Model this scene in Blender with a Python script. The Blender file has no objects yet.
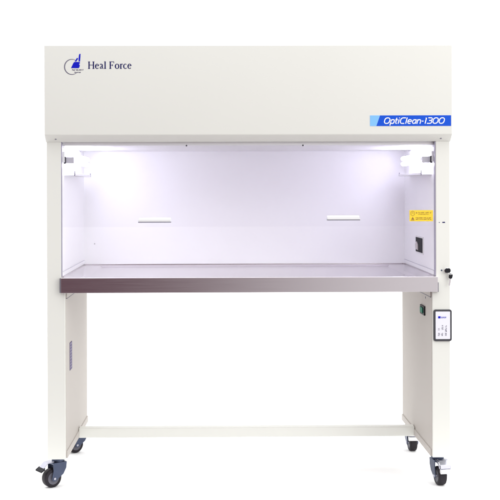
import bpy, bmesh, math, random
from mathutils import Vector, Matrix
C = bpy.context
S = C.scene
PI = math.pi
col = S.collection

# ------------------------------------------------------------------ camera
YAW, ROLL = 0.0122, -0.0027
cam = bpy.data.cameras.new('camera')
cam.sensor_width = 36.0
cam.lens = 1082.27 / 500 * 36
cam.shift_x = (250 - 231.92) / 500
cam.shift_y = (188 - 250) / 500
cam.clip_start, cam.clip_end = 0.05, 200
co = bpy.data.objects.new('camera', cam)
col.objects.link(co)
co.matrix_world = (Matrix.Translation((-0.1059, -3.8108, 1.0629)) @ Matrix.Rotation(-YAW, 4, 'Z')
                   @ Matrix.Rotation(PI / 2, 4, 'X') @ Matrix.Rotation(ROLL, 4, 'Z'))
S.camera = co

# ------------------------------------------------------------------ studio surroundings (world), lamps, exposure
w = bpy.data.worlds.new('World')
S.world = w
w.use_nodes = True
nt = w.node_tree
nt.nodes.clear()
N = nt.nodes.new
L = nt.links.new
out = N('ShaderNodeOutputWorld')
bg = N('ShaderNodeBackground')
tc = N('ShaderNodeTexCoord')
sx = N('ShaderNodeSeparateXYZ')
L(tc.outputs['Generated'], sx.inputs[0])
# white behind, brightness added overhead to whiten the floor, dimmer room in front
def mrange(src, a, b, c=0, d=1):
    n = N('ShaderNodeMapRange')
    n.interpolation_type = 'SMOOTHSTEP'
    L(src, n.inputs['Value'])
    for k, v in zip(('From Min', 'From Max', 'To Min', 'To Max'), (a, b, c, d)):
        n.inputs[k].default_value = v
    return n.outputs[0]
def mix(f, a, b):
    n = N('ShaderNodeMix')
    n.data_type = 'RGBA'
    L(f, n.inputs[0])
    for s, v in ((n.inputs[6], a), (n.inputs[7], b)):
        if isinstance(v, tuple):
            s.default_value = (*v, 1)
        else:
            L(v, s)
    return n.outputs[2]
FRONT_R, FRONT_L, BACK = (0.92, 0.90, 0.90), (0.12, 0.05, 0.068), (1.12, 1.12, 1.12)
side = mrange(sx.outputs['X'], -0.10, 0.20)
low = mix(side, FRONT_L, FRONT_R)                       # the room in front, low down: dark at the left, bright at the right
up = mrange(sx.outputs['Z'], 0.13, 0.30)
top = mrange(sx.outputs['Z'], 0.36, 0.60)
frontc = mix(top, mix(up, low, (1.60, 1.60, 1.62)), (1.45, 1.45, 1.45))         # bright band added across the front to lift the work space and hood
backc = mix(mrange(sx.outputs['Z'], 0.25, 0.50), BACK, (2.0, 2.0, 2.0))   # brightness added high behind to lift the floor under the bench
c1 = mix(mrange(sx.outputs['Y'], -0.45, 0.0), frontc, backc)
c2 = mix(mrange(sx.outputs['Z'], 0.70, 0.95), c1, (3.3, 3.3, 3.3))
L(c2, bg.inputs['Color'])
bg.inputs['Strength'].default_value = 1.0
L(bg.outputs[0], out.inputs[0])

def area(name, loc, target, size, power, color=(1, 1, 1), size_y=None):
    l = bpy.data.lights.new(name, 'AREA')
    l.energy, l.color, l.size = power, color, size
    if size_y:
        l.shape = 'RECTANGLE'
        l.size_y = size_y
    o = bpy.data.objects.new(name, l)
    col.objects.link(o)
    o.location = loc
    o.rotation_euler = (Vector(target) - Vector(loc)).to_track_quat('-Z', 'Y').to_euler()
    return o
area('softbox', (2.6, -2.2, 1.9), (0.5, 0, 1.0), 1.8, 33, (1, 0.985, 0.955))

vs = S.view_settings
vs.view_transform = 'Standard'
vs.look = 'None'
vs.exposure = 0
vs.gamma = 1
S.cycles.use_denoising = True
S.cycles.max_bounces = 14
S.cycles.diffuse_bounces = 8
S.cycles.transparent_max_bounces = 16

# ------------------------------------------------------------------ materials
def mat(name, base, rough=0.5, metal=0.0, spec=0.5, noise=0.0, nscale=6.0, bump=0.0, bscale=300.0, stretch=None,
        rough_var=0.0, coat=0.0):
    m = bpy.data.materials.new(name)
    m.use_nodes = True
    t = m.node_tree
    p = t.nodes['Principled BSDF']
    p.inputs['Base Color'].default_value = (*base, 1)
    p.inputs['Roughness'].default_value = rough
    p.inputs['Metallic'].default_value = metal
    p.inputs['Specular IOR Level'].default_value = spec
    p.inputs['Coat Weight'].default_value = coat
    tcn = t.nodes.new('ShaderNodeTexCoord')
    mp = t.nodes.new('ShaderNodeMapping')
    t.links.new(tcn.outputs['Object'], mp.inputs[0])
    if stretch:
        mp.inputs['Scale'].default_value = stretch
    if noise:
        nz = t.nodes.new('ShaderNodeTexNoise')
        nz.inputs['Scale'].default_value = nscale
        nz.inputs['Detail'].default_value = 5
        t.links.new(mp.outputs[0], nz.inputs['Vector'])
        mx = t.nodes.new('ShaderNodeMix')
        mx.data_type = 'RGBA'
        t.links.new(nz.outputs[0], mx.inputs[0])
        mx.inputs[6].default_value = (*[max(0, c * (1 - noise)) for c in base], 1)
        mx.inputs[7].default_value = (*[min(1, c * (1 + noise)) for c in base], 1)
        t.links.new(mx.outputs[2], p.inputs['Base Color'])
        if rough_var:
            mr = t.nodes.new('ShaderNodeMapRange')
            t.links.new(nz.outputs[0], mr.inputs[0])
            mr.inputs[3].default_value = max(0.02, rough - rough_var)
            mr.inputs[4].default_value = rough + rough_var
            t.links.new(mr.outputs[0], p.inputs['Roughness'])
    if bump:
        nb = t.nodes.new('ShaderNodeTexNoise')
        nb.inputs['Scale'].default_value = bscale
        nb.inputs['Detail'].default_value = 2
        t.links.new(mp.outputs[0], nb.inputs['Vector'])
        b = t.nodes.new('ShaderNodeBump')
        b.inputs['Strength'].default_value = bump
        b.inputs['Distance'].default_value = 0.001
        t.links.new(nb.outputs[0], b.inputs['Height'])
        t.links.new(b.outputs[0], p.inputs['Normal'])
    return m

PAINT = mat('cream_paint', (0.762, 0.768, 0.722), 0.42, noise=0.012, nscale=3, bump=0.08, bscale=450)
INNER = mat('cabinet_lining', (0.925, 0.925, 0.94), 0.35, noise=0.01, nscale=3)
SIDEIN = mat('shaded_leg_skin', (0.50, 0.468, 0.435), 0.6, spec=0.2, noise=0.03, nscale=2.5, bump=0.06, bscale=450)  # leg paint darkened in the colour to carry the shade between the legs
STEEL = mat('brushed_steel', (0.70, 0.66, 0.69), 0.20, 1.0, noise=0.04, nscale=60, stretch=(0.10, 6, 6), rough_var=0.05)
CHROME = mat('bright_metal', (0.78, 0.78, 0.80), 0.18, 1.0, noise=0.03, nscale=60)
PEDAL = mat('pedal_steel', (0.46, 0.46, 0.53), 0.3, 1.0, noise=0.08, nscale=60)
HUBC = mat('castor_hub', (0.11, 0.108, 0.135), 0.45, spec=0.4, noise=0.1, nscale=60)
ZINC = mat('zinc_plate', (0.070, 0.086, 0.140), 0.36, 0.7, noise=0.12, nscale=50)
RUBBER = mat('dark_rubber', (0.012, 0.009, 0.014), 0.55, spec=0.3, noise=0.25, nscale=80)
HUB = mat('grey_hub', (0.27, 0.265, 0.31), 0.4, noise=0.08, nscale=60)
CAPG = mat('cap_grey', (0.55, 0.54, 0.60), 0.4, noise=0.05, nscale=60)
BLACK = mat('black_plastic', (0.012, 0.012, 0.016), 0.6, spec=0.2, noise=0.1, nscale=80)
FRAME = mat('charcoal_frame', (0.045, 0.045, 0.055), 0.4, noise=0.1, nscale=60)
WHITEP = mat('white_plastic', (0.80, 0.80, 0.81), 0.35, noise=0.01, nscale=30)
CARD = mat('card', (0.80, 0.80, 0.87), 0.5, noise=0.01, nscale=40)
BLUE = mat('blue_print', (0.003, 0.080, 0.62), 0.5, spec=0.2, noise=0.02, nscale=30)
CYAN = mat('light_blue_print', (0.20, 0.50, 0.90), 0.45, noise=0.02, nscale=30)
ROYAL = mat('royal_blue_print', (0.004, 0.008, 0.50), 0.5, spec=0.15, noise=0.02, nscale=60)
NAVY = mat('navy_print', (0.016, 0.016, 0.105), 0.5, spec=0.15, noise=0.05, nscale=60)
GREYP = mat('grey_print', (0.14, 0.13, 0.19), 0.5, spec=0.15, noise=0.05, nscale=60)
WHITEI = mat('white_print', (0.88, 0.88, 0.90), 0.5, noise=0.01, nscale=60)
YELLOW = mat('yellow_sticker', (0.86, 0.62, 0.03), 0.5, noise=0.02, nscale=30)
BROWN = mat('brown_print', (0.30, 0.15, 0.03), 0.5, noise=0.1, nscale=60)
GREEN = mat('green_rocker', (0.004, 0.17, 0.10), 0.6, spec=0.15, noise=0.05, nscale=60)
PURPLE = mat('purple_plate', (0.17, 0.15, 0.25), 0.7, spec=0.1, noise=0.05, nscale=60)
SEAM = mat('dark_gap', (0.13, 0.12, 0.16), 0.5, noise=0.1, nscale=60)
LILAC = mat('glass_seal', (0.30, 0.28, 0.37), 0.4, noise=0.05, nscale=60)
FLOOR = mat('white_floor', (0.94, 0.94, 0.94), 0.6, spec=0.2, noise=0.01, nscale=2)

TUBE = bpy.data.materials.new('fluorescent_glow')
TUBE.use_nodes = True
_t = TUBE.node_tree
_p = _t.nodes['Principled BSDF']
_p.inputs['Base Color'].default_value = (0.9, 0.9, 0.92, 1)
_p.inputs['Emission Color'].default_value = (0.87, 0.845, 1.0, 1)
_p.inputs['Emission Strength'].default_value = 15.0

GLASS = bpy.data.materials.new('clear_pane')
GLASS.use_nodes = True
_t = GLASS.node_tree
_t.nodes.clear()
_o = _t.nodes.new('ShaderNodeOutputMaterial')
_m = _t.nodes.new('ShaderNodeMixShader')
_tr = _t.nodes.new('ShaderNodeBsdfTransparent')
_tr.inputs[0].default_value = (0.992, 0.992, 0.996, 1)
_gl = _t.nodes.new('ShaderNodeBsdfGlossy')
_gl.inputs['Roughness'].default_value = 0.02
_fr = _t.nodes.new('ShaderNodeFresnel')
_fr.inputs[0].default_value = 1.4
_ge = _t.nodes.new('ShaderNodeNewGeometry')
_iv = _t.nodes.new('ShaderNodeMath')
_iv.operation = 'SUBTRACT'
_iv.inputs[0].default_value = 1.0
_t.links.new(_ge.outputs['Backfacing'], _iv.inputs[1])
_mu = _t.nodes.new('ShaderNodeMath')
_mu.operation = 'MULTIPLY'
_t.links.new(_fr.outputs[0], _mu.inputs[0])
_t.links.new(_iv.outputs[0], _mu.inputs[1])
_t.links.new(_mu.outputs[0], _m.inputs[0])
_t.links.new(_tr.outputs[0], _m.inputs[1])
_t.links.new(_gl.outputs[0], _m.inputs[2])
_t.links.new(_m.outputs[0], _o.inputs[0])

# ------------------------------------------------------------------ mesh helpers
def box(bm, x0, x1, y0, y1, z0, z1, mi=0, M=None):
    vs_ = [bm.verts.new((x, y, z)) for x in (x0, x1) for y in (y0, y1) for z in (z0, z1)]
    for f in ((0, 1, 3, 2), (4, 6, 7, 5), (0, 4, 5, 1), (2, 3, 7, 6), (0, 2, 6, 4), (1, 5, 7, 3)):
        fc = bm.faces.new([vs_[i] for i in f])
        fc.material_index = mi
    if M is not None:
        bmesh.ops.transform(bm, matrix=M, verts=vs_)
    return vs_

def prism(bm, pts, a0, a1, axis, mi=0, M=None):
    """closed outline swept along an axis: 'x' pts are (y,z); 'y' pts are (x,z); 'z' pts are (x,y)"""
    def P(p, a):
        return {'x': (a, p[0], p[1]), 'y': (p[0], a, p[1]), 'z': (p[0], p[1], a)}[axis]
    A = [bm.verts.new(P(p, a0)) for p in pts]
    B = [bm.verts.new(P(p, a1)) for p in pts]
    n = len(pts)
    fs = [bm.faces.new(A), bm.faces.new(B[::-1])]
    for i in range(n):
        fs.append(bm.faces.new((A[i], B[i], B[(i + 1) % n], A[(i + 1) % n])))
    for f in fs:
        f.material_index = mi
    if M is not None:
        bmesh.ops.transform(bm, matrix=M, verts=A + B)
    bmesh.ops.recalc_face_normals(bm, faces=fs)
    return A + B

def lathe(bm, prof, M, n=32, mi=0):
    """profile (radius, height) turned about local z, placed with M"""
    rings = []
    for r, h in prof:
        if r < 1e-6:
            rings.append([bm.verts.new(M @ Vector((0, 0, h)))])
        else:
            rings.append([bm.verts.new(M @ Vector((r * math.cos(2 * PI * k / n), r * math.sin(2 * PI * k / n), h))) for k in range(n)])
    fs = []
    for a, b in zip(rings, rings[1:]):
        for k in range(n):
            k2 = (k + 1) % n
            if len(a) == 1 and len(b) == 1:
                continue
            if len(a) == 1:
                fs.append(bm.faces.new((a[0], b[k], b[k2])))
            elif len(b) == 1:
                fs.append(bm.faces.new((a[k], b[0], a[k2])))
            else:
                fs.append(bm.faces.new((a[k], b[k], b[k2], a[k2])))
    for f in fs:
        f.material_index = mi
    bmesh.ops.recalc_face_normals(bm, faces=fs)

def tube(bm, pts, r, n=10, mi=0, closed=False):
    pts = [Vector(p) for p in pts]
    m = len(pts)
    rings = []
    for i, p in enumerate(pts):
        a = pts[(i - 1) % m] if (closed or i > 0) else p
        b = pts[(i + 1) % m] if (closed or i < m - 1) else p
        t = (b - a).normalized()
        ref = Vector((0, 0, 1)) if abs(t.z) < 0.9 else Vector((1, 0, 0))
        u = t.cross(ref).normalized()
        v = t.cross(u)
        rr = r[i] if isinstance(r, (list, tuple)) else r
        rings.append([bm.verts.new(p + rr * (u * math.cos(2 * PI * k / n) + v * math.sin(2 * PI * k / n))) for k in range(n)])
    fs = []
    for i in range(m if closed else m - 1):
        a, b = rings[i], rings[(i + 1) % m]
        for k in range(n):
            fs.append(bm.faces.new((a[k], b[k], b[(k + 1) % n], a[(k + 1) % n])))
    if not closed:
        fs.append(bm.faces.new(rings[0]))
        fs.append(bm.faces.new(rings[-1][::-1]))
    for f in fs:
        f.material_index = mi
    bmesh.ops.recalc_face_normals(bm, faces=fs)

def ink(bm, pts, wd, y, depth=0.0006, closed=False, mi=0, M=None):
    """a printed stroke in the XZ plane: a flattened tube along pts (x,z); wd = full width, one or per point"""
    m = len(pts)
    P = [Vector((p[0], 0, p[1])) for p in pts]
    n = 8
    rings = []
    made = []
    for i, p in enumerate(P):
        a = P[(i - 1) % m] if (closed or i > 0) else p
        b = P[(i + 1) % m] if (closed or i < m - 1) else p
        t = (b - a)
        t = t.normalized() if t.length > 1e-9 else Vector((1, 0, 0))
        nn = Vector((-t.z, 0, t.x))
        ww = (wd[i] if isinstance(wd, (list, tuple)) else wd) / 2
        ring = [bm.verts.new(p + nn * ww * math.cos(2 * PI * k / n) + Vector((0, y + depth * math.sin(2 * PI * k / n), 0))) for k in range(n)]
        rings.append(ring)
        made += ring
    fs = []
    for i in range(m if closed else m - 1):
        a, b = rings[i], rings[(i + 1) % m]
        for k in range(n):
            fs.append(bm.faces.new((a[k], b[k], b[(k + 1) % n], a[(k + 1) % n])))
    if not closed:
        fs.append(bm.faces.new(rings[0]))
        fs.append(bm.faces.new(rings[-1][::-1]))
    for f in fs:
        f.material_index = mi
    bmesh.ops.recalc_face_normals(bm, faces=fs)
    if M is not None:
        bmesh.ops.transform(bm, matrix=M, verts=made)

def obj(name, bm, mats, parent=None, bevel=0.0, seg=2, smooth=True, label=None):
    me = bpy.data.meshes.new(name)
    bm.to_mesh(me)
    bm.free()
    for m in (mats if isinstance(mats, (list, tuple)) else [mats]):
        me.materials.append(m)
    o = bpy.data.objects.new(name, me)
    col.objects.link(o)
    if parent:
        o.parent = parent
    if bevel:
        b = o.modifiers.new('bevel', 'BEVEL')
        b.width, b.segments, b.limit_method, b.angle_limit = bevel, seg, 'ANGLE', math.radians(35)
        b.harden_normals = True
    if smooth:
        me.polygons.foreach_set('use_smooth', [True] * len(me.polygons))
        me.set_sharp_from_angle(angle=math.radians(40))
    if label:
        o['label'] = label
    return o

def BM():
    return bmesh.new()

def arc(cx, cz, rx, rz, a0, a1, n):
    return [(cx + rx * math.cos(math.radians(a0 + (a1 - a0) * i / n)), cz + rz * math.sin(math.radians(a0 + (a1 - a0) * i / n))) for i in range(n + 1)]

def rrect(x0, x1, z0, z1, r, n=6):
    p = []
    for cx, cz, a in ((x1 - r, z1 - r, 0), (x0 + r, z1 - r, 90), (x0 + r, z0 + r, 180), (x1 - r, z0 + r, 270)):
        p += arc(cx, cz, r, r, a, a + 90, n)
    return p

def scribble(bm, rnd, x0, x1, z, h, y, mi=0, vertical=False, wd=0.0011):
    """a line of print too small to read: rows of little upright letter shapes in words"""
    cw = 0.62 * h
    a, left = x0, rnd.randint(3, 6)
    while a + cw * 0.7 <= x1:
        if left == 0:
            a, left = a + cw * 0.7, rnd.randint(3, 7)
            continue
        l, r_, lo, hi, md = a, a + cw * 0.62, z - h / 2, z + h / 2, z + rnd.uniform(-0.1, 0.1) * h
        k = rnd.randint(0, 4)
        strokes = [[(l, lo), (l, hi)]]
        if k == 0:
            strokes += [[(r_, lo), (r_, md + 0.2 * h)], [(l, md), (r_, md)]]
        elif k == 1:
            strokes += [[(l, hi), (r_, hi)], [(l, md), (r_, md)]]
        elif k == 2:
            strokes += [[(r_, lo), (r_, hi)]]
        elif k == 3:
            strokes += [[(l, lo), (r_, lo)], [(r_, lo), (r_, md)]]
        for st_ in strokes:
            if vertical:
                st_ = [(z - (q[1] - z), q[0]) for q in st_]
            ink(bm, st_, wd, y + rnd.uniform(-0.00008, 0.00008), 0.0003, mi=mi)
        a, left = a + cw, left - 1

# ------------------------------------------------------------------ the setting
bm = BM()
bm.faces.new([bm.verts.new((x, y, 0)) for x, y in rrect(-6, 6, -0.2, 9, 0.15)])
fl = obj('floor', bm, FLOOR)
fl['kind'] = 'structure'

# ------------------------------------------------------------------ the clean bench
bench = bpy.data.objects.new('clean_bench', None)
col.objects.link(bench)
bench.location = (0, 0, 0)
bench['label'] = 'cream white laboratory clean bench with steel worktop and lit glass fronted work space'
bench['category'] = 'clean bench'

HW, HC = 0.71, 0.7123
ZB, ZT = 0.6963, 0.7498          # underside and top of the worktop
IN, IU = 0.6466, 0.66            # inner faces: legs below, work space above
DEP = 0.62

# hood: pressed steel box whose lower front edge curls under
bm = BM()
prof = [(0.65, 1.5615), (-0.03, 1.5615)]
prof += [(-0.03, 1.2520), (-0.0295, 1.2495), (-0.0280, 1.2472), (-0.0015, 1.2258), (0.65, 1.2255)]
prism(bm, prof, -HC, HC, 'x')
hood = obj('hood', bm, PAINT, bench, 0.0016, 2)

# two side panels: full height post face in front, thinner beside the work space
for s in (-1, 1):
    bm = BM()
    pts = [(s * HW, 0.11), (s * HW, 1.235), (s * IU, 1.235), (s * IU, ZT - 0.03), (s * IN, ZT - 0.03), (s * IN, 0.11)]
    prism(bm, pts, 0.0, DEP, 'y')
    sp = obj('side_panel', bm, PAINT, bench, 0.0022, 3)
    # inner face of the leg, its shade put into a darker colour
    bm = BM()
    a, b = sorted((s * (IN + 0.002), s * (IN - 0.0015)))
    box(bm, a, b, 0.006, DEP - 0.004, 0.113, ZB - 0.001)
    obj('shaded_leg_skin', bm, SIDEIN, sp, 0.001)
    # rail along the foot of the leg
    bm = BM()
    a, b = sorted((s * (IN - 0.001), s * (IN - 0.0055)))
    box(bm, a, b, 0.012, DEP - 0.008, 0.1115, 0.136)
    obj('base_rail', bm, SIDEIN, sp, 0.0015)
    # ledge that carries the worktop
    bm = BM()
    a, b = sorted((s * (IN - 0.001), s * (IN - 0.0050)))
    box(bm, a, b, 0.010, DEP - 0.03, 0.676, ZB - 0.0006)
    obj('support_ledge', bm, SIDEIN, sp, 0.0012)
    bm = BM()
    box(bm, a, b, 0.012, DEP - 0.05, 0.6735, 0.6757)
    obj('ledge_seam', bm, SEAM, sp)
    # lining of the work space
    bm = BM()
    a, b = sorted((s * (IU + 0.001), s * (IU - 0.0025)))
    box(bm, a, b, 0.014, 0.628, ZT - 0.006, 1.2262)
    obj('side_lining', bm, INNER, sp, 0.0008)
    # dark seal between the pane and the post
    bm = BM()
    if s > 0:
        box(bm, 0.6560, 0.6602, 0.0015, 0.0135, ZT + 0.002, 1.2253)
        obj('glass_seal', bm, LILAC, sp, 0.0006)
    else:
        box(bm, -0.6602, -0.6575, 0.0015, 0.0135, ZT + 0.002, 1.2253)
        obj('glass_seal', bm, LILAC, sp, 0.0006)
    # screw through the curled edge of the hood
    bm = BM()
    M = Matrix.Translation((s * 0.6762, -0.0135, 1.2350)) @ Matrix.Rotation(math.radians(142), 4, 'X')
    lathe(bm, [(0, 0.0014), (0.0022, 0.0012), (0.0034, 0.0003), (0.0034, -0.003)], M, 16)
    obj('screw', bm, HUB, hood)
    if s < 0:
        left_panel = sp
    else:
        right_panel = sp

# back wall and ceiling of the work space
bm = BM()
box(bm, -0.7085, 0.7085, 0.630, 0.646, ZB - 0.02, 1.24)
bw = obj('back_panel', bm, PAINT, bench, 0.0015)
bm = BM()
box(bm, -0.6585, 0.6585, 0.6266, 0.6315, ZT - 0.005, 1.2258)
obj('back_lining', bm, INNER, bw, 0.0008)
for x, z in ((-0.615, 0.836),):
    bm = BM()
    lathe(bm, [(0, 0.0016), (0.0022, 0.0013), (0.0032, 0.0002), (0.0032, -0.002)], Matrix.Translation((x, 0.6266, z)) @ Matrix.Rotation(PI / 2, 4, 'X'), 14)
    obj('screw', bm, CHROME, bw)
bm = BM()
box(bm, -0.6562, 0.6562, 0.0155, 0.625, 1.2135, 1.2262)
obj('ceiling_panel', bm, WHITEP, hood, 0.001)

# steel worktop with folded nose and low upstands
bm = BM()
def loop4(x0, x1, y0, y1, z):
    return [bm.verts.new(p) for p in ((x0, y0, z), (x1, y0, z), (x1, y1, z), (x0, y1, z))]
lp = [loop4(-0.6596, 0.6632, -0.0195, 0.6262, ZB), loop4(-0.6596, 0.6632, -0.0195, 0.6262, ZT),
      loop4(-0.590, 0.590, 0.020, 0.594, ZT), loop4(-0.577, 0.577, 0.033, 0.581, ZT - 0.006)]     # flat rim, sloped step, sunk work area
for a, b in zip(lp, lp[1:]):
    for i in range(4):
        bm.faces.new((a[i], a[(i + 1) % 4], b[(i + 1) % 4], b[i]))
bm.faces.new(lp[3])
bm.faces.new(lp[0][::-1])
bmesh.ops.recalc_face_normals(bm, faces=bm.faces[:])
wt = obj('worktop', bm, STEEL, bench, 0.0018, 2, smooth=False)
bm = BM()
for s in (-1, 1):
    a, b = sorted((s * 0.6572, s * 0.6535))
    box(bm, a, b, 0.016, 0.6215, ZT - 0.002, ZT + 0.0035)
box(bm, -0.6530, 0.6530, 0.6232, 0.6262, ZT - 0.002, ZT + 0.0035)
obj('upstand', bm, STEEL, wt, 0.0008)
for s in (-1, 1):
    bm = BM()
    a, b = sorted((s * 0.6574, s * 0.6545))
    box(bm, a, b, 0.018, 0.6210, ZT + 0.0040, ZT + 0.0185)
    sk = obj('skirting', bm, INNER, wt, 0.0006)
    bm = BM()
    box(bm, a, b, 0.018, 0.6210, ZT + 0.0188, ZT + 0.0202)
    obj('skirting_bead', bm, CAPG, sk)
for s in (-1, 1):
    bm = BM()
    if s < 0:
        box(bm, -0.6636, -0.6601, -0.0165, 0.0, ZB + 0.001, ZT - 0.002)  # dark strip for the gap between worktop end and post
    else:
        box(bm, 0.6636, 0.6668, -0.0125, 0.0, ZB - 0.001, ZT - 0.021)  # dark strip standing in for the shadow low at this end
    obj('end_gap_shade', bm, SEAM, wt, 0.0006)

# stretcher between the legs
bm = BM()
box(bm, -IN + 0.0025, IN - 0.0025, 0.333, 0.373, 0.1085, 0.1462)
obj('crossbar', bm, PAINT, bench, 0.004, 3)

# ------------------------------------------------------------------ front pane with two pull strips
bm = BM()
box(bm, -0.6568, 0.6540, 0.0045, 0.0095, 0.9265, 1.2252)
pane = obj('front_glass', bm, GLASS, bench, smooth=False)
for x0, x1, z in ((-0.3876, -0.2745, 0.953), (0.276, 0.3895, 0.959)):
    bm = BM()
    # L-shaped strip glued on: lip in front, foot on the pane
    prism(bm, [(0.0044, z + 0.006), (0.001, z + 0.006), (-0.0005, z - 0.004), (-0.013, z - 0.0045), (-0.0135, z + 0.0005),
               (-0.0155, z + 0.0005), (-0.0155, z - 0.0075), (0.0044, z - 0.0075)], x0, x1, 'x')
    h = obj('handle', bm, WHITEP, pane, 0.0006)
    bm = BM()
    box(bm, x0 - 0.001, x1 + 0.001, -0.0162, 0.0043, z - 0.0112, z - 0.0077)  # dark bar standing in for the shadow line under the strip
    obj('handle_shadow', bm, HUB, h, 0.0005)
for x in (-0.2189, 0.1915):
    bm = BM()
    M = Matrix.Translation((x, 0.0046, 1.2126)) @ Matrix.Rotation(PI / 2, 4, 'X')
    lathe(bm, [(0, 0.006), (0.0022, 0.005), (0.0030, 0.004), (0.0030, 0)], M, 16)
    obj('stop_pin', bm, FRAME, pane)

# yellow warning sticker on the pane
bm = BM()
X0, X1, Z0, Z1 = 0.5675, 0.6508, 0.9435, 0.9830
box(bm, X0, X1, 0.0036, 0.00445, Z0, Z1)
st = obj('warning_sticker', bm, YELLOW, pane)
bm = BM()
rnd = random.Random(5)
yy = 0.0035
# hexagon with a triangle over a solid triangle at the left
cx_ = X0 + 0.0115
hexa = [(cx_ + 0.0075 * math.sin(k * PI / 3), 0.9715 + 0.0088 * math.cos(k * PI / 3)) for k in range(6)]
ink(bm, hexa, 0.0014, yy, 0.0004, True)
ink(bm, [(cx_, 0.9770), (cx_ - 0.0028, 0.9715), (cx_ + 0.0028, 0.9715)], 0.0012, yy, 0.0004, True)
prism(bm, [(cx_ - 0.0058, 0.9492), (cx_ + 0.0058, 0.9492), (cx_, 0.9592)], yy - 0.0003, yy + 0.0003, 'y')
scribble(bm, rnd, cx_ - 0.006, cx_ + 0.006, 0.9465, 0.0012, yy, wd=0.0006)
prism(bm, [(X0 + 0.0235, 0.9705), (X0 + 0.0285, 0.9727), (X0 + 0.0235, 0.9767)], yy - 0.0003, yy + 0.0003, 'y')
scribble(bm, rnd, X0 + 0.031, X1 - 0.004, 0.9740, 0.0042, yy, wd=0.0007)
scribble(bm, rnd, X0 + 0.031, X1 - 0.012, 0.9683, 0.0024, yy, wd=0.0004)
scribble(bm, rnd, X0 + 0.0225, X1 - 0.004, 0.9558, 0.0034, yy, wd=0.0007)
scribble(bm, rnd, X0 + 0.0225, X1 - 0.006, 0.9508, 0.0030, yy, wd=0.0006)
obj('sticker_print', bm, BROWN, st)

# ------------------------------------------------------------------ the two lamps inside
def lamp(s):
    bm = BM()
    # holder: wall bracket and socket block at the front
    a, b = sorted((s * 0.6570, s * 0.6505))
    box(bm, a, b, 0.024, 0.56, 1.155, 1.192)
    a, b = sorted((s * 0.6500, s * 0.6190))
    box(bm, a, b, 0.034, 0.075, 1.1515, 1.1745)
    lp = obj('lamp', bm, WHITEP, bench, 0.0015)
    bm = BM()
    a, b = sorted((s * 0.6540, s * 0.6475))
    box(bm, a, b, 0.026, 0.036, 1.1500, 1.1760)
    obj('lamp_connector', bm, BLACK if s > 0 else FRAME, lp, 0.001)
    bm = BM()
    a, b = sorted((s * 0.6470, s * 0.6200))
    box(bm, a, b, 0.0305, 0.0350, 1.1530, 1.1730)
    obj('lamp_cap', bm, CAPG, lp, 0.001)
    bm = BM()
    for dz in (-0.0105, 0.0105):
        zc = 1.166 + dz
        tube(bm, [(s * 0.622, 0.078, zc), (s * 0.622, 0.452, zc), (s * 0.622, 0.460, zc)], [0.0085, 0.0085, 0.004], 14)
    obj('lamp_tube', bm, TUBE, lp)
    # tray under the tube
    bm = BM()
    a, b = sorted((s * 0.6570, s * 0.6180))
    box(bm, a, b, 0.055, 0.52, 1.1085, 1.1105)
    a, b = sorted((s * 0.6195, s * 0.6175))
    box(bm, a, b, 0.055, 0.52, 1.1085, 1.1165)
    tr = obj('lamp_tray', bm, WHITEP, lp, 0.0006)
    bm = BM()
    a, b = sorted((s * 0.6170, s * 0.6205))
    box(bm, a, b, 0.0500, 0.0548, 1.1075, 1.1255)
    obj('tray_clip', bm, HUB, tr, 0.0004)
    bm = BM()
    box(bm, a, b, 0.5203, 0.5243, 1.1085, 1.1225)
    obj('tray_clip', bm, HUB, tr, 0.0004)
    # strip added to draw the joint of ceiling and side wall
    bm = BM()
    a, b = sorted((s * 0.6572, s * 0.6545))
    box(bm, a, b, 0.02, 0.52, 1.2085, 1.2105)
    obj('added_joint_strip', bm, HUB, lp)
lamp(-1)
lamp(1)

# ------------------------------------------------------------------ socket, switch, plate
bm = BM()
box(bm, 0.6545, 0.6585, 0.212, 0.362, 0.812, 0.878)
so = obj('power_socket', bm, WHITEP, right_panel, 0.001)
bm = BM()
box(bm, 0.6530, 0.6550, 0.2217, 0.3553, 0.8175, 0.8725)
obj('socket_face', bm, BLACK, so, 0.0008)
bm = BM()
prism(bm, [(0.300, 0.824), (0.346, 0.828), (0.352, 0.846), (0.328, 0.857), (0.304, 0.846)], 0.6500, 0.6535, 'x')
obj('socket_flap', bm, mat('flap_grey', (0.52, 0.47, 0.47), 0.35, noise=0.1, nscale=60), so, 0.001)

bm = BM()
box(bm, 0.6405, 0.6455, 0.121, 0.203, 0.596, 0.6295)
sw = obj('rocker_switch', bm, BLACK, right_panel, 0.001)
bm = BM()
prism(bm, [(0.139, 0.603), (0.188, 0.603), (0.188, 0.623), (0.139, 0.623)], 0.637, 0.641, 'x')
obj('rocker', bm, GREEN, sw, 0.0012)
bm = BM()
lathe(bm, [(0, 0.002), (0.003, 0.0016), (0.0045, 0.0003), (0.0045, -0.002)], Matrix.Translation((0.6450, 0.1153, 0.6625)) @ Matrix.Rotation(-PI / 2, 4, 'Y'), 14)
obj('screw', bm, HUB, right_panel)

bm = BM()
box(bm, -0.6453, -0.6432, 0.098, 0.153, 0.406, 0.506)
pl = obj('rating_plate', bm, PURPLE, left_panel, 0.0006)
bm = BM()
for k in range(9):
    z = 0.414 + k * 0.0105
    box(bm, -0.6434, -0.6429, 0.103, 0.148 - (k * 7 % 5) * 0.004, z, z + 0.0042)
obj('plate_print', bm, mat('pale_print', (0.30, 0.28, 0.38), 0.7, spec=0.1, noise=0.05, nscale=50), pl)

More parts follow.
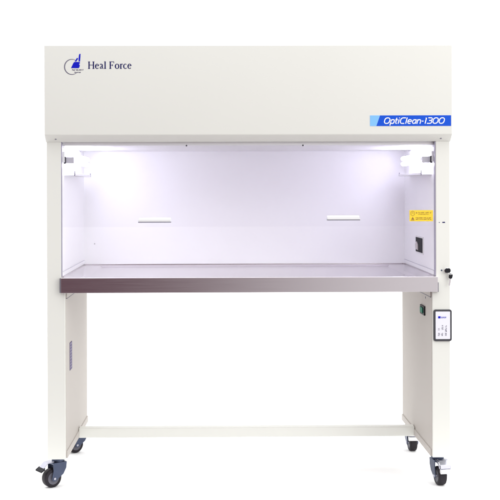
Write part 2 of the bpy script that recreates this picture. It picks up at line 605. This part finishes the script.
# ------------------------------------------------------------------ framed card on the right post
bm = BM()
outer = rrect(0.6503, 0.7150, 0.5210, 0.6325, 0.0075)
prism(bm, outer, -0.005, -0.0004, 'y')
fr = obj('card_frame', bm, FRAME, right_panel, 0.0012)
bm = BM()
prism(bm, rrect(0.6572, 0.7085, 0.5285, 0.6255, 0.002), -0.0058, -0.0048, 'y')
cd = obj('card', bm, CARD, fr)
bm = BM()
rnd = random.Random(11)
yy = -0.0060
prism(bm, rrect(0.6660, 0.6745, 0.6015, 0.6090, 0.001), yy - 0.0003, yy + 0.0003, 'y')
scribble(bm, rnd, 0.6765, 0.7005, 0.6053, 0.0056, yy, wd=0.0009)
obj('card_logo', bm, ROYAL, cd)
bm = BM()
for x, z0, z1 in ((0.6685, 0.5405, 0.5510), (0.6685, 0.5600, 0.5690), (0.6800, 0.5405, 0.5525), (0.6810, 0.5620, 0.5790), (0.6935, 0.5410, 0.5780)):
    scribble(bm, rnd, z0, z1, x, 0.0056, yy, 0, True, 0.0010)
obj('card_print', bm, GREYP, cd)

# ------------------------------------------------------------------ lock and small marks on the right post
bm = BM()
M = Matrix.Translation((0.6985, 0.0005, 0.7700)) @ Matrix.Rotation(PI / 2, 4, 'X')
lathe(bm, [(0, 0.0048), (0.0065, 0.0048), (0.0092, 0.0036), (0.0096, 0)], M, 24)
obj('lock', bm, CHROME, right_panel)
bm = BM()
M = Matrix.Translation((0.6800, 0.0005, 0.7703)) @ Matrix.Rotation(PI / 2, 4, 'X')
lathe(bm, [(0, 0.0016), (0.0022, 0.0014), (0.0032, 0.0004), (0.0032, -0.001)], M, 16)
obj('screw', bm, ZINC, right_panel)
bm = BM()
ink(bm, [(0.6708, 0.9395), (0.6742, 0.9396)], 0.0022, -0.0002, 0.0007)
ink(bm, [(0.6832, 0.9396), (0.6925, 0.9398)], 0.0040, -0.0002, 0.0007)
obj('printed_mark', bm, NAVY, right_panel)

# ------------------------------------------------------------------ brand lettering and emblem on the hood
YF = -0.0302
def place(ox, oz, h, xs=1.0, shear=0.0):
    def f(p):
        return (ox + h * (p[0] * xs + p[1] * shear), oz + h * p[1])
    return f

def serif_word(bm, text, ox, oz, h, xs):
    T, t = 0.180, 0.080                      # thick and thin strokes
    def sv(x, z, l=0.30):
        return ([(x - l / 2, z), (x + l / 2, z)], t)
    def ring(cx, cz, rx, rz, a0, a1, n=18):
        p = arc(cx, cz, rx, rz, a0, a1, n)
        return p, [t + (T - t) * abs(math.cos(math.radians(a0 + (a1 - a0) * i / n))) ** 1.5 for i in range(n + 1)]
    G = {
        'H': (1.09, [([(.21, 0), (.21, 1)], T), ([(.88, 0), (.88, 1)], T), ([(.21, .52), (.88, .52)], t), sv(.21, .03), sv(.21, .97), sv(.88, .03), sv(.88, .97)]),
        'e': (.68, [([(.12, .41), (.55, .41)], t), ring(.34, .34, .23, .32, 12, 320)]),
        'a': (.68, [([(.45, .48), (.45, .10)], T * .9), ([(.45, .10), (.53, .03), (.64, .08)], t), ring(.28, .47, .17, .19, 0, 150), ([(.45, .40), (.22, .29), (.14, .17), (.17, .07), (.28, .04), (.45, .14)], [t, t, T * .8, T * .8, t, t])]),
        'l': (.43, [([(.21, 0), (.21, 1.02)], T), sv(.21, .03), ([(.08, .99), (.21, 1.0)], t)]),
        'F': (.86, [([(.21, 0), (.21, 1)], T), ([(.06, .97), (.76, .97)], t), ([(.75, .98), (.75, .76)], t), ([(.21, .50), (.56, .50)], t), ([(.56, .62), (.56, .38)], t), sv(.21, .03)]),
        'o': (.76, [ring(.38, .34, .26, .32, 0, 360, 24)]),
        'r': (.52, [([(.19, 0), (.19, .66)], T), sv(.19, .03), ([(.06, .63), (.19, .65)], t), ([(.19, .48), (.27, .60), (.36, .65), (.45, .60)], [t, t, T * .8, T])]),
        'c': (.66, [ring(.35, .34, .24, .32, 48, 318)]),
        ' ': (.36, []),
    }
    x = 0
    for ch in text:
        adv, strokes = G[ch]
        f = place(ox + x * h * xs, oz, h, xs)
        for pts, wd in strokes:
            wd2 = [q * h for q in wd] if isinstance(wd, list) else wd * h
            ink(bm, [f(p) for p in pts], wd2, YF, 0.0005)
        x += adv
    return x * h * xs

bm = BM()
W = serif_word(BM(), 'Heal Force', 0, 0, 0.0252, 1.0)
xs = 0.1535 / W
serif_word(bm, 'Heal Force', -0.5617, 1.4800, 0.0252, xs)
obj('brand_lettering', bm, NAVY, hood)

# emblem: open grey ring, blue sail figure, grey script below
bm = BM()
ex, ez = -0.6165, 1.4868
k = 0.00353                                   # one photograph pixel on the hood
def E(px, py):                                # offsets from the ring's centre in those pixels
    return (ex + px * k, ez - py * k)
ring = arc(ex, ez, 7.3 * k, 7.5 * k, 58, 312, 40)
ink(bm, ring, [0.0012 + 0.0024 * math.sin(PI * i / 40) for i in range(41)], YF, 0.0005, mi=1)
def flat(pts, mi):
    prism(bm, [E(*p) for p in pts][::-1], YF - 0.0004, YF + 0.0008, 'y', mi)
flat([(-0.9, 1.2), (0.3, -1.4), (1.3, -3.6), (2.3, -4.8), (5.0, -4.9), (7.8, -4.7), (7.9, -3.6), (7.0, -2.8), (7.8, -1.6), (7.4, 0.2), (6.5, 1.3)], 0)
flat([(2.7, -5.4), (3.7, -6.9), (5.0, -8.9), (6.0, -8.5), (5.7, -7.3), (4.3, -5.3)], 0)
flat([(6.6, -5.3), (6.5, -8.0), (7.0, -11.9), (7.7, -12.9), (8.5, -12.9), (8.3, -9.0), (8.0, -5.3)], 0)
rnd = random.Random(3)
scribble(bm, rnd, *[E(q, 0)[0] for q in (0.3, 12.0)], E(0, 3.0)[1], 0.0046, YF, 1, wd=0.0012)
scribble(bm, rnd, *[E(q, 0)[0] for q in (2.6, 8.6)], E(0, 5.4)[1], 0.0036, YF, 1, wd=0.0012)
obj('brand_emblem', bm, [ROYAL, GREYP], hood)

# blue model strip with a pale slanted end
bm = BM()
zs0, zs1 = 1.2783, 1.3155
xa, xb, xc, xd = 0.4241, 0.4465, 0.4595, 0.7085
prism(bm, [(xb, zs0), (xd, zs0), (xd, zs1), (xc, zs1)], -0.0307, -0.0298, 'y', 0)
prism(bm, [(xa, zs0), (xb - 0.0004, zs0), (xc - 0.0004, zs1), (xa, zs1)], -0.0307, -0.0298, 'y', 1)
strip = obj('model_strip', bm, [BLUE, CYAN], hood)

def tech_word(bm, text, ox, oz, h, xs, y):
    T = 0.155
    def rr(x0, x1, z0, z1, r):
        return rrect(x0, x1, z0, z1, r, 4)
    X = .70
    G = {
        'O': (1.0, [(rr(.08, .88, .06, .94, .34), True)]),
        'p': (.74, [([(.10, -.26), (.10, X - .04)], False), (rr(.10, .62, .06, X - .04, .2), True)]),
        't': (.46, [([(.16, .96), (.16, .22), (.20, .10), (.30, .06), (.38, .06)], False), ([(.02, X - .06), (.38, X - .06)], False)]),
        'i': (.30, [([(.13, .02), (.13, X)], False), ([(.13, .88), (.13, .99)], False)]),
        'C': (.90, [([(.84, .94), (.36, .94), (.20, .86), (.10, .68), (.10, .32), (.20, .14), (.36, .06), (.80, .06)], False)]),
        'l': (.30, [([(.13, .02), (.13, 1.0)], False)]),
        'e': (.74, [([(.10, .37), (.62, .37), (.62, .48), (.55, .60), (.45, X - .05), (.27, X - .05), (.15, .58), (.10, .46), (.10, .28), (.16, .14), (.28, .06), (.58, .06)], False)]),
        'a': (.76, [([(.62, .02), (.62, X - .02)], False), ([(.62, X - .06), (.30, X - .06), (.16, .56), (.10, .44), (.10, .26), (.16, .13), (.28, .06), (.40, .06), (.62, .20)], False)]),
        'n': (.74, [([(.10, .0), (.10, X)], False), ([(.10, .50), (.22, .62), (.36, X - .05), (.50, .62), (.60, .50), (.60, .0)], False)]),
        '-': (.44, [([(.06, .42), (.32, .42)], False)]),
        '1': (.44, [([(.22, .02), (.22, .96), (.10, .88)], False)]),
        '3': (.86, [([(.08, .94), (.60, .94), (.72, .84), (.74, .70), (.66, .56), (.54, .52), (.30, .52)], False), ([(.54, .52), (.70, .46), (.76, .32), (.72, .16), (.60, .06), (.06, .06)], False)]),
        '0': (.98, [(rr(.08, .86, .06, .94, .34), True)]),
    }
    x = 0
    for ch in text:
        adv, strokes = G[ch]
        f = place(ox + x * h * xs, oz, h, xs, 0.26)
        for pts, cl in strokes:
            ink(bm, [f(p) for p in pts], T * h, y, 0.0006, cl)
        x += adv
    return x * h * xs
bm = BM()
hh = 0.0222
W = tech_word(BM(), 'OptiClean-1300', 0, 0, hh, 1.0, 0)
tech_word(bm, 'OptiClean-1300', 0.4705, 1.2858, hh, 0.2135 / W, -0.0308)
obj('model_lettering', bm, WHITEI, strip)

# ------------------------------------------------------------------ four swivel castors
def castor(x, y, d, tip, twist=0.0):
    ang = math.atan2(d[1], d[0])
    R = Matrix.Translation((x, y, 0)) @ Matrix.Rotation(ang, 4, 'Z')       # local +x = trailing direction
    tr, rw = 0.026, 0.0335
    bm = BM()
    lathe(bm, [(0, 0.1094), (0.0205, 0.1094), (0.0205, 0.1040), (0, 0.1040)], R, 28)
    lathe(bm, [(0, 0.1035), (0.0195, 0.1035), (0.0225, 0.100), (0.0235, 0.092), (0.021, 0.088), (0, 0.088)], R, 28)
    box(bm, -0.023, 0.030, -0.0225, 0.0225, 0.0815, 0.0885, M=R)
    for s in (-1, 1):
        side = [(-0.023, 0.083), (-0.021, 0.066), (-0.010, 0.046), (0.010, 0.032), (0.019, 0.0255), (0.028, 0.0235), (0.034, 0.0275), (0.035, 0.036), (0.030, 0.060), (0.030, 0.083)]
        a, b = sorted((s * 0.0192, s * 0.0224))
        prism(bm, side, a, b, 'y', M=R)
    ca = obj('castor', bm, ZINC, bench, 0.0008)
    Wm = R @ Matrix.Translation((tr, 0, rw)) @ Matrix.Rotation(PI / 2, 4, 'X')
    bm = BM()
    hw_ = 0.0155
    pr = [(0.022, -hw_), (0.0265, -hw_)]
    pr += [(rw - 0.0075 + 0.0075 * math.sin(math.radians(a)), -hw_ + 0.0065 - 0.0065 * math.cos(math.radians(a))) for a in (20, 45, 70, 90)]
    pr += [(r, -h) for r, h in reversed(pr)]
    lathe(bm, pr, Wm, 40)
    obj('tyre', bm, RUBBER, ca)
    bm = BM()
    lathe(bm, [(0, -0.0140), (0.0205, -0.0140), (0.0235, -0.0155), (0.0235, 0.0155), (0.0205, 0.0140), (0, 0.0140)], Wm, 32)
    obj('hub', bm, HUBC, ca)
    bm = BM()
    lathe(bm, [(0, -0.0258), (0.0042, -0.0258), (0.0054, -0.0225), (0.0054, 0.0225), (0.0042, 0.0258), (0, 0.0258)], Wm, 12)
    obj('axle_bolt', bm, PEDAL, ca)
    # brake: bent plate over the wheel with a tread at its end
    bm = BM()
    Pm = R @ Matrix.Translation((0, twist, 0)) @ Matrix.Diagonal((1, 0.86 if twist else 1.0, 1, 1))
    if tip is BLACK:                     # lever with a rubber toe, lifted clear of the wheel
        arm = [(0.024, 0.0930), (0.050, 0.0912), (0.0665, 0.0745), (0.0640, 0.0720), (0.048, 0.0880), (0.024, 0.0900)]
        toe = [(0.0625, 0.0765), (0.0780, 0.0665), (0.0785, 0.0610), (0.0640, 0.0685)]
        prism(bm, arm, -0.016, 0.016, 'y', M=Pm)
        br = obj('brake_pedal', bm, PEDAL, ca, 0.0006)
    else:                                # pressed metal pedal with cheeks and a bright tread
        arm = [(0.026, 0.0925), (0.046, 0.0915), (0.062, 0.079), (0.0655, 0.066), (0.0625, 0.0655), (0.0590, 0.0775), (0.045, 0.0885), (0.026, 0.0893)]
        toe = [(0.060, 0.0665), (0.0705, 0.0635), (0.0730, 0.0545), (0.0690, 0.0480), (0.0600, 0.0525)]
        prism(bm, arm, -0.0215, 0.0215, 'y', M=Pm)
        for s in (-1, 1):
            a, b = sorted((s * 0.0228, s * 0.0250))
            prism(bm, [(0.016, 0.090), (0.045, 0.0875), (0.058, 0.078), (0.0625, 0.067), (0.058, 0.064), (0.050, 0.074), (0.038, 0.080), (0.020, 0.080)], a, b, 'y', M=Pm)
        br = obj('brake_pedal', bm, PEDAL, ca, 0.0006)
    bm = BM()
    prism(bm, toe, -0.0235, 0.0235, 'y', M=Pm)
    obj('pedal_tread', bm, tip, ca, 0.0015)
castor(-0.683, 0.068, (-0.80, -0.60), BLACK)
castor(-0.668, 0.570, (-0.80, -0.60), BLACK)
castor(0.679, 0.076, (0.16, -1.0), CHROME, 0.006)
castor(0.672, 0.580, (0.05, -1.0), CHROME)

# ------------------------------------------------------------------ keys left in the lock
keys = bpy.data.objects.new('lock_keys', None)
col.objects.link(keys)
keys.location = (0.6985, -0.0045, 0.7700)
keys['label'] = 'black headed keys on a ring hanging from the lock in the right post'
keys['category'] = 'keys'
def loc(o):
    return o
bm = BM()
box(bm, -0.0032, 0.0032, -0.006, 0.002, -0.0008, 0.0008)
obj('key_blade', bm, CHROME, keys)
bm = BM()
prism(bm, rrect(-0.0095, 0.0105, -0.0075, 0.0085, 0.0065), -0.0105, -0.0055, 'y')
obj('key_head', bm, BLACK, keys, 0.0012)
bm = BM()
tube(bm, [(0.009 + 0.008 * math.cos(2 * PI * i / 24), -0.0085 + 0.003 * math.sin(2 * PI * i / 24), -0.006 + 0.008 * math.sin(2 * PI * i / 24)) for i in range(24)], 0.0008, 8, closed=True)
obj('key_ring', bm, CHROME, keys)
bm = BM()
M = Matrix.Translation((0.011, -0.008, -0.019)) @ Matrix.Rotation(math.radians(8), 4, 'Y')
prism(bm, rrect(-0.0065, 0.0065, -0.0095, 0.0085, 0.0055), -0.002, 0.002, 'y', M=M)
obj('key_head', bm, BLACK, keys, 0.001)
bm = BM()
prism(bm, [(-0.0028, -0.0095), (0.0028, -0.0095), (0.0028, -0.026), (0.0015, -0.028), (0.0028, -0.030), (0.0010, -0.0345), (-0.0028, -0.0335)][::-1], -0.0009, 0.0009, 'y', M=M)
obj('key_blade', bm, STEEL, keys)
